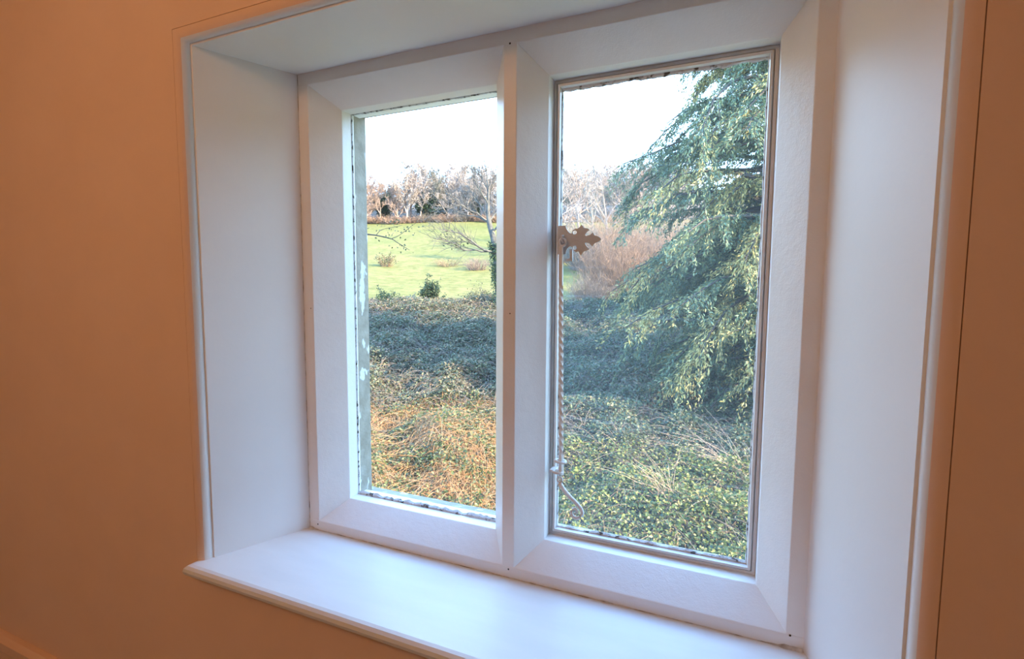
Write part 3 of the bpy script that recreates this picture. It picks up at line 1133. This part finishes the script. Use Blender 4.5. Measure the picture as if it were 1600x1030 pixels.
# evergreen bushes on the thicket edge
twig_bush('holly_bush', 'small dark green bush standing up against the bright meadow', 'shrub', hd_of(673), 33, .62, 2.15, 60, [.16, .13, .09], .012, seed=31, leafcol=DKGREEN, nleaf=2600, leafL=.12)
twig_bush('evergreen_shrub', 'dark low shrub at the left edge of the bramble bank', 'shrub', hd_of(602), 32, .95, 1.45, 70, [.18, .15, .11], .012, seed=32, leafcol=DKGREEN, nleaf=2200, leafL=.12)
twig_bush('evergreen_shrub', 'olive shrub at the foot of the ivy-clad tree', 'shrub', hd_of(748), 31, 1.1, 1.9, 90, [.26, .22, .17], .012, seed=33, leafcol=OLIVE, nleaf=1500, leafL=.11)
for i, (px, r, rad, h) in enumerate([(575, 31, 1.0, 1.2), (632, 33, .9, .8), (712, 32.5, .9, .9)]):
    twig_bush('twiggy_shrub', ['grey twiggy shrub in the left corner of the bramble bank', 'grey twigs between the two dark shrubs on the bank',
              'grey twigs right of the small dark green bush'][i], 'shrub', hd_of(px), r, rad, h, 170, [.36, .30, .26], .010, 'grey twigs on the bank', seed=40 + i)

# russet bare shrub and pale tree behind the latch plate
twig_bush('russet_shrub', 'large russet leafless shrub left of the evergreen tree', 'shrub', hd_of(958), 36, 3.0, 6.2, 700, [.52, .33, .22], .014, seed=51, arch=.3)
twig_bush('russet_shrub', 'grey-brown leafless shrub just below the latch plate', 'shrub', hd_of(925), 33.5, 1.9, 2.6, 420, [.42, .33, .27], .012, seed=52, arch=.3)
twig_bush('russet_shrub', 'russet leafless shrub seen through gaps in the evergreen', 'shrub', hd_of(1035), 40, 3.4, 7.2, 600, [.54, .37, .27], .016, seed=53, arch=.3)


for i, (px, r, rad, h, lb) in enumerate([(1085, 27, 2.3, 4.6, 'dark holly mass behind the lower evergreen sprays, left one'), (1180, 26, 2.6, 7.6, 'dark holly mass behind the lower evergreen sprays, right one'), (1345, 29, 3.6, 9.5, 'tall holly standing right of the evergreen, mostly out of view'),
                                       (1000, 30, 1.5, 2.2, 'low dark green shrub under the large russet shrub')]):
    twig_bush('holly_bush', lb, 'shrub', hd_of(px), r, rad, h, 120, [.16, .13, .09], .02, 'hollies behind the evergreen', seed=70 + i, leafcol=DKGREEN, nleaf=[9000, 12000, 15000, 3500][i], leafL=.17)
for i, (px, r, h) in enumerate([(872, 66, 6.0), (912, 60, 6.5), (950, 58, 7.0), (992, 56, 7.0), (1075, 50, 7.5), (1140, 50, 7.5)]):
    twig_bush('bare_shrub', ['grey-brown bare scrub at the left edge of the right pane', 'grey-brown bare scrub above the latch plate tip', 'russet bare scrub behind the large russet shrub',
              'russet bare scrub at the left fringe of the evergreen', 'bare scrub glimpsed through the evergreen, left of its middle', 'bare scrub glimpsed through the evergreen, near the right edge'][i],
              'shrub', hd_of(px), r, 3.4, h, 420, [[.44, .36, .30], [.46, .37, .30], [.54, .38, .28], [.54, .38, .28], [.56, .42, .33], [.56, .42, .33]][i], .022, 'bare scrub along the meadow', seed=80 + i, arch=.3)


def lone_tree(name, label, hd, r, seed, mat, **kw):
    x, y = polar(hd, r)
    z = ground_z(x, y) - .2
    P, R = grow_tree(seed, **kw)
    root = empty(name, (x, y, z))
    tag(root, label, 'tree')
    off = np.array([x, y, z])
    n1 = 1 + kw.get('n1', 16)
    V, Fq = tubes(P[:n1] + off, R[:n1], 6)
    mesh_obj('trunk', V, Fq, mat, root, True)
    V, Fq = tubes(P[n1:] + off, R[n1:], 3)
    mesh_obj('branches', V, Fq, mat, root, True)
    return root, P + off, R


for i, (px, r, h, mt, lb) in enumerate([
    (868, 62, 11.5, BARK, 'pale-limbed bare tree at the left edge of the right pane'),
    (905, 74, 12.5, BARKO, 'russet-tinged bare tree above the latch plate'),
    (948, 70, 12.0, BARK, 'pale bare tree above the large russet shrub'),
    (985, 72, 12.5, BARKO, 'bare tree half hidden by the left side of the evergreen'),
    (925, 84, 12.0, BARKG, 'greyish bare tree behind the pale-limbed one')]):
    lone_tree('bare_tree', lb, hd_of(px), r, 500 + i, mt, height=h, spread=.55, trunk_r=.26, levels=3, n1=14, n2=9, n3=7, low=.15, up=.7, twig=.022)


# --- ivy-clad tree at the right edge of the left pane
def px_path(pts, r, dr=0.0, K=8):
    P = np.array([at_r(x, y, r + dr * i / max(1, len(pts) - 1)) for i, (x, y) in enumerate(pts)])
    s = np.linspace(0, len(P) - 1, K)
    k = np.minimum(s.astype(int), len(P) - 2)
    fr_ = (s - k)[:, None]
    return P[k] * (1 - fr_) + P[k + 1] * fr_


RT = 29.0
x, y = polar(hd_of(779), RT)
ivt = empty('ivy_clad_tree', (x, y, ground_z(x, y)))
tag(ivt, 'bare tree with ivy-clad leaning trunk at the right edge of the left pane', 'tree')
base = np.array([[x, y, ground_z(x, y) - .2]])
tr_p = np.concatenate([base, px_path([(780, 450), (777, 420), (775, 385), (768, 362), (763, 345), (762, 325), (764, 300), (760, 268)], RT, 0, 9)])
Ps, Rs = [tr_p], [np.array([.26, .24, .22, .20, .17, .15, .12, .09, .05, .02])]
limbs = [([(775, 398), (762, 393), (748, 386), (732, 374), (718, 364), (706, 360), (690, 361)], -1.5, .075),
         ([(762, 393), (745, 392), (728, 391), (716, 383), (700, 377), (684, 374)], -1.0, .05),
         ([(748, 386), (735, 378), (722, 379), (712, 378)], -.5, .03),
         ([(763, 348), (748, 340), (728, 335), (706, 332), (688, 331)], 1.0, .05),
         ([(762, 345), (744, 334), (724, 322), (708, 318)], -1.0, .045),
         ([(763, 335), (748, 318), (738, 303), (730, 292)], 1.2, .05),
         ([(762, 320), (752, 302), (744, 286), (738, 274)], -.8, .05),
         ([(763, 310), (768, 292), (772, 280), (774, 268)], .8, .04),
         ([(764, 345), (776, 334), (786, 326), (796, 322)], .9, .06),
         ([(768, 362), (780, 352), (790, 352), (798, 360)], -.9, .06),
         ([(763, 300), (757, 285), (750, 272)], .4, .035)]
for pts, dr, r0 in limbs:
    p = px_path(pts, RT, dr, 10)
    p[1:] += rng.normal(0, .035, (9, 3))
    Ps.append(p)
    Rs.append(np.linspace(r0, .014, 10))
V, Fq = tubes(np.array(Ps), np.array(Rs), 6)
mesh_obj('trunk', V, Fq, BARKI, ivt, True)
tw, twr = [], []
for bi, p in enumerate(Ps):
    for _ in range(30 if bi else 26):
        k = rng.integers(5 if bi == 0 else 2, 10)
        d = p[k] - p[k - 1]
        d /= np.linalg.norm(d)
        d = d + rng.normal(0, .45, 3) + np.array([0, 0, .25])
        d /= np.linalg.norm(d)
        L = rng.uniform(.4, 1.5)
        q = [p[k] + d * L * s + rng.normal(0, .03, 3) * s for s in np.linspace(0, 1, 6)]
        tw.append(q)
        twr.append(np.linspace(.014, .006, 6))
        for _2 in range(2):
            s0 = rng.integers(2, 5)
            d2 = d + rng.normal(0, .5, 3)
            d2 /= np.linalg.norm(d2)
            tw.append([np.array(q[s0]) + d2 * L * .5 * s for s in np.linspace(0, 1, 6)])
            twr.append(np.linspace(.009, .005, 6))
V, Fq = tubes(np.array(tw), np.array(twr), 3)
mesh_obj('branches', V, Fq, BARKI, ivt, True)
nl = 3000
s = rng.uniform(0, 3.6, nl)
k = np.minimum(s.astype(int), 8)
pos = tr_p[k] + (tr_p[k + 1] - tr_p[k]) * (s - k)[:, None]
dv = rand_dirs(nl)
dv[:, 2] *= .4
pos = pos + dv * rng.uniform(.18, .42, nl)[:, None]
V, Fq = leaves(pos, dv + np.array([0, 0, -.5]), dv + rand_dirs(nl) * .3, rng.uniform(.07, .13, nl), rng.uniform(.06, .11, nl))
tag(mesh_obj('ivy', V, Fq, LEAF, ivt, False, np.repeat(np.array(DKGREEN)[rng.integers(0, 4, nl)] * 1.1, 4, axis=0)), kind='stuff')
# a few last leaves hanging on the low limbs
lp = np.concatenate([p[4:] for p in Ps[1:4]])
pos = np.repeat(lp, 2, axis=0) + rng.normal(0, .22, (len(lp) * 2, 3))
V, Fq = leaves(pos, rand_dirs(len(pos)) + np.array([0, 0, -.6]), rand_dirs(len(pos)), .13, .09)
tag(mesh_obj('leaves', V, Fq, LEAF, ivt, False, np.array([.13, .16, .07])), kind='stuff')

# --- tree standing beyond the left jamb, one low branch reaching into view
RB = 20.0
x, y = polar(hd_of(430), RB)
lt = empty('hedgerow_tree', (x, y, ground_z(x, y)))
tag(lt, 'thin dark leafy branch reaching in from the left across the meadow', 'tree')
tb = np.array([[x, y, ground_z(x, y) - .2 + 6.5 * t] for t in np.linspace(0, 1, 10)]) + np.concatenate([np.zeros((1, 3)), rng.normal(0, .08, (9, 3))])
hub = tb[5]
main = px_path([(545, 362), (570, 366), (590, 368), (612, 373), (622, 380), (640, 391)], RB, 0, 9)
Ps = [tb, np.concatenate([hub[None], main])]
Rs = [np.linspace(.16, .05, 10), np.linspace(.04, .008, 10)]
for pts in ([(612, 373), (622, 369), (632, 362), (642, 354), (652, 347)], [(588, 367), (594, 360), (604, 357), (616, 355), (628, 352)]):
    Ps.append(px_path(pts, RB, .3, 10))
    Rs.append(np.linspace(.013, .006, 10))
for i in range(9):
    k = 3 + i % 7
    a = rng.uniform(2.2, 4.4)
    d = np.array([math.cos(a), math.sin(a), rng.uniform(.3, .9)])
    Ps.append(np.array([tb[k] + d * 2.0 * s for s in np.linspace(0, 1, 10)]))
    Rs.append(np.linspace(.05, .01, 10))
V, Fq = tubes(np.array(Ps), np.array(Rs), 5)
mesh_obj('trunk', V, Fq, BARKD, lt, True)
lp = np.concatenate([p[3:] for p in Ps[1:4]])
pos = np.repeat(lp, 3, axis=0) + rng.normal(0, .16, (len(lp) * 3, 3))
V, Fq = leaves(pos, rand_dirs(len(pos)) + np.array([0, 0, -.6]), rand_dirs(len(pos)), .10, .07)
tag(mesh_obj('leaves', V, Fq, LEAF, lt, False, np.array([.14, .17, .08])), kind='stuff')


# --- big yew in the right pane
def yew():
    g_ = np.random.default_rng(77)
    RY = 17.0
    hd = hd_of(1222)
    x, y = polar(hd, RY)
    zb = ground_z(x, y) - .1
    root = empty('yew_tree', (x, y, zb))
    tag(root, 'tall dark evergreen tree with drooping sunlit-golden sprays filling the right pane', 'tree')
    base = np.array([x, y, zb])
    Ht = 13.5
    K = 8
    tz = np.linspace(0, 1, K)
    trunk = np.stack([.25 * np.sin(tz * 3), .2 * np.sin(tz * 4 + 1), tz * Ht], 1)
    hz = np.array([0, .8, 1.6, 3.0, 4.5, 6.2, 7.6, 9.0, 10.2, 11.5, 12.6, 13.6])
    hr = np.array([3.2, 4.3, 4.6, 4.8, 4.8, 5.0, 4.9, 4.5, 3.4, 2.4, 1.3, .3])
    limbs, lr, gold = [], [], []
    nl_ = 290
    for i in range(nl_):
        z0 = .35 + (Ht - .7) * ((i + g_.random()) / nl_)
        a = i * 2.39996 + g_.normal(0, .2)
        rad = np.interp(z0 + .2, hz, hr) * g_.uniform(.62, 1.12)
        d = np.array([math.cos(a), math.sin(a), 0])
        p0 = np.array([np.interp(z0, trunk[:, 2], trunk[:, 0]), np.interp(z0, trunk[:, 2], trunk[:, 1]), z0])
        rise = g_.uniform(.05, .35) + (.35 if z0 > 9 else 0)
        sag = g_.uniform(.25, .55)
        pts = [p0 + d * rad * t + np.array([0, 0, rad * (rise * t - sag * t * t * t)]) + g_.normal(0, .06, 3) * t for t in tz]
        limbs.append(pts)
        lr.append(np.linspace(.05 + .006 * rad, .012, K))
        gold.append(g_.random())
    LP = np.array(limbs)
    V, Fq = tubes(np.concatenate([trunk[None], LP]) + base, np.concatenate([np.linspace(.42, .05, K)[None], np.array(lr)]), 6)
    mesh_obj('trunk', V, Fq, BARKD, root, True)
    # secondary sprays
    sec_o, sec_d, sec_l, sec_g = [], [], [], []
    for i in range(nl_):
        n = 24
        for j in range(n):
            s = g_.uniform(.16, 1.0) ** .85 * (K - 1)
            k = min(int(s), K - 2)
            p = LP[i, k] + (LP[i, k + 1] - LP[i, k]) * (s - k)
            d = LP[i, k + 1] - LP[i, k]
            d /= np.linalg.norm(d)
            side = np.cross(d, [0, 0, 1.0]) * g_.choice([-1, 1])
            v_ = d * g_.uniform(.4, 1.0) + side * g_.uniform(.2, .9) + np.array([0, 0, g_.uniform(-.35, .15)])
            sec_o.append(p)
            sec_d.append(v_ / np.linalg.norm(v_))
            sec_l.append(g_.uniform(.45, 1.05))
            sec_g.append(gold[i])
    O, Dv, Ls, G = np.array(sec_o), np.array(sec_d), np.array(sec_l), np.array(sec_g)
    n = len(O)
    Kt = 5
    t = np.linspace(0, 1, Kt)
    SP = O[:, None, :] + Dv[:, None, :] * (Ls[:, None] * t)[..., None] - np.array([0, 0, 1.0]) * (Ls[:, None] * .45 * t ** 2)[..., None]
    V, Fq = tubes(SP + base, np.repeat(np.linspace(.010, .004, Kt)[None], n, 0), 3)
    tag(mesh_obj('twigs', V, Fq, BARKD, root, True), kind='stuff')
    # tufts
    nt_ = 60
    idx = np.repeat(np.arange(n), nt_)
    s = g_.uniform(.05, 1, len(idx)) * (Kt - 1)
    k = np.minimum(s.astype(int), Kt - 2)
    fr_ = (s - k)[:, None]
    pos = SP[idx, k] * (1 - fr_) + SP[idx, k + 1] * fr_ + g_.normal(0, .045, (len(idx), 3))
    d = Dv[idx] * .9 + g_.normal(0, .6, (len(idx), 3)) + np.array([0, 0, -.35])
    up = g_.normal(0, .6, (len(idx), 3)) + np.array([0, 0, 1.0])
    L = g_.uniform(.07, .16, len(idx))
    V, Fq = leaves(pos + base, d, up, L, L * .30, .15)
    green = np.array([[.26, .38, .23], [.20, .32, .21], [.36, .45, .21], [.46, .50, .24]])[g_.integers(0, 4, len(idx))]
    gold_c = np.array([[.95, .78, .26], [.78, .68, .24], [1.1, .86, .34]])[g_.integers(0, 3, len(idx))]  # sunlit gold, with some yellowing, put into the colour of random limbs' sprays
    isg = (G[idx] > .70) & (g_.random(len(idx)) < .75)
    c = np.where(isg[:, None], gold_c, green) * g_.uniform(.8, 1.2, (len(idx), 1))
    tag(mesh_obj('foliage', V, Fq, NEEDLE, root, False, np.repeat(c, 4, axis=0)), kind='stuff')
    return root


yew()

# --- pale dead stems arching out of the ivy, and young saplings at the lower right
def stem_fan(name, label, px, py, r, n, L, spreadx, col, rad, seed, group=None):
    g_ = np.random.default_rng(seed)
    p0 = at_r(px, py, r)
    zg = surf(p0[0], p0[1]) - .02
    root = empty(name, (p0[0], p0[1], zg))
    tag(root, label, 'stems', group)
    t = np.linspace(0, 1, 8)
    P, R = [], []
    for i in range(n):
        a = g_.normal(-.35, spreadx)
        dp = g_.normal(0, .4)
        up = g_.uniform(.5, 1.0)
        l = L * g_.uniform(.5, 1.1)
        d = np.array([a, dp, up])
        d /= np.linalg.norm(d)
        b = np.array([p0[0] + g_.normal(0, .12), p0[1] + g_.normal(0, .12), zg])
        P.append([b + d * l * s + np.array([a * .3, 0, -.25]) * l * s * s + g_.normal(0, .012, 3) for s in t])
        R.append(np.linspace(rad, rad * .45, 8) * g_.uniform(.7, 1.2))
    V, Fq = tubes(np.array(P), np.array(R), 4)
    c = np.asarray(col) * g_.uniform(.8, 1.15, (n, 1))
    mesh_obj('stem_bundle', V, Fq, CANE, root, True, np.repeat(c, 32, axis=0))
    return root


stem_fan('dead_stems', 'pale dead stems arching out of the ivy, bottom middle of the right pane', 1045, 820, 8.6, 26, 1.15, .42, [.82, .58, .40], .0048, 61)
stem_fan('dead_stems', 'straight pale shoots beside the low evergreen branch, right edge of the pane', 1150, 760, 10.5, 14, 1.7, .25, [.72, .54, .40], .0048, 62)
stem_fan('dead_stems', 'thin pale twigs in the middle of the right pane slope', 960, 700, 11.0, 10, 1.1, .5, [.6, .45, .34], .005, 63)
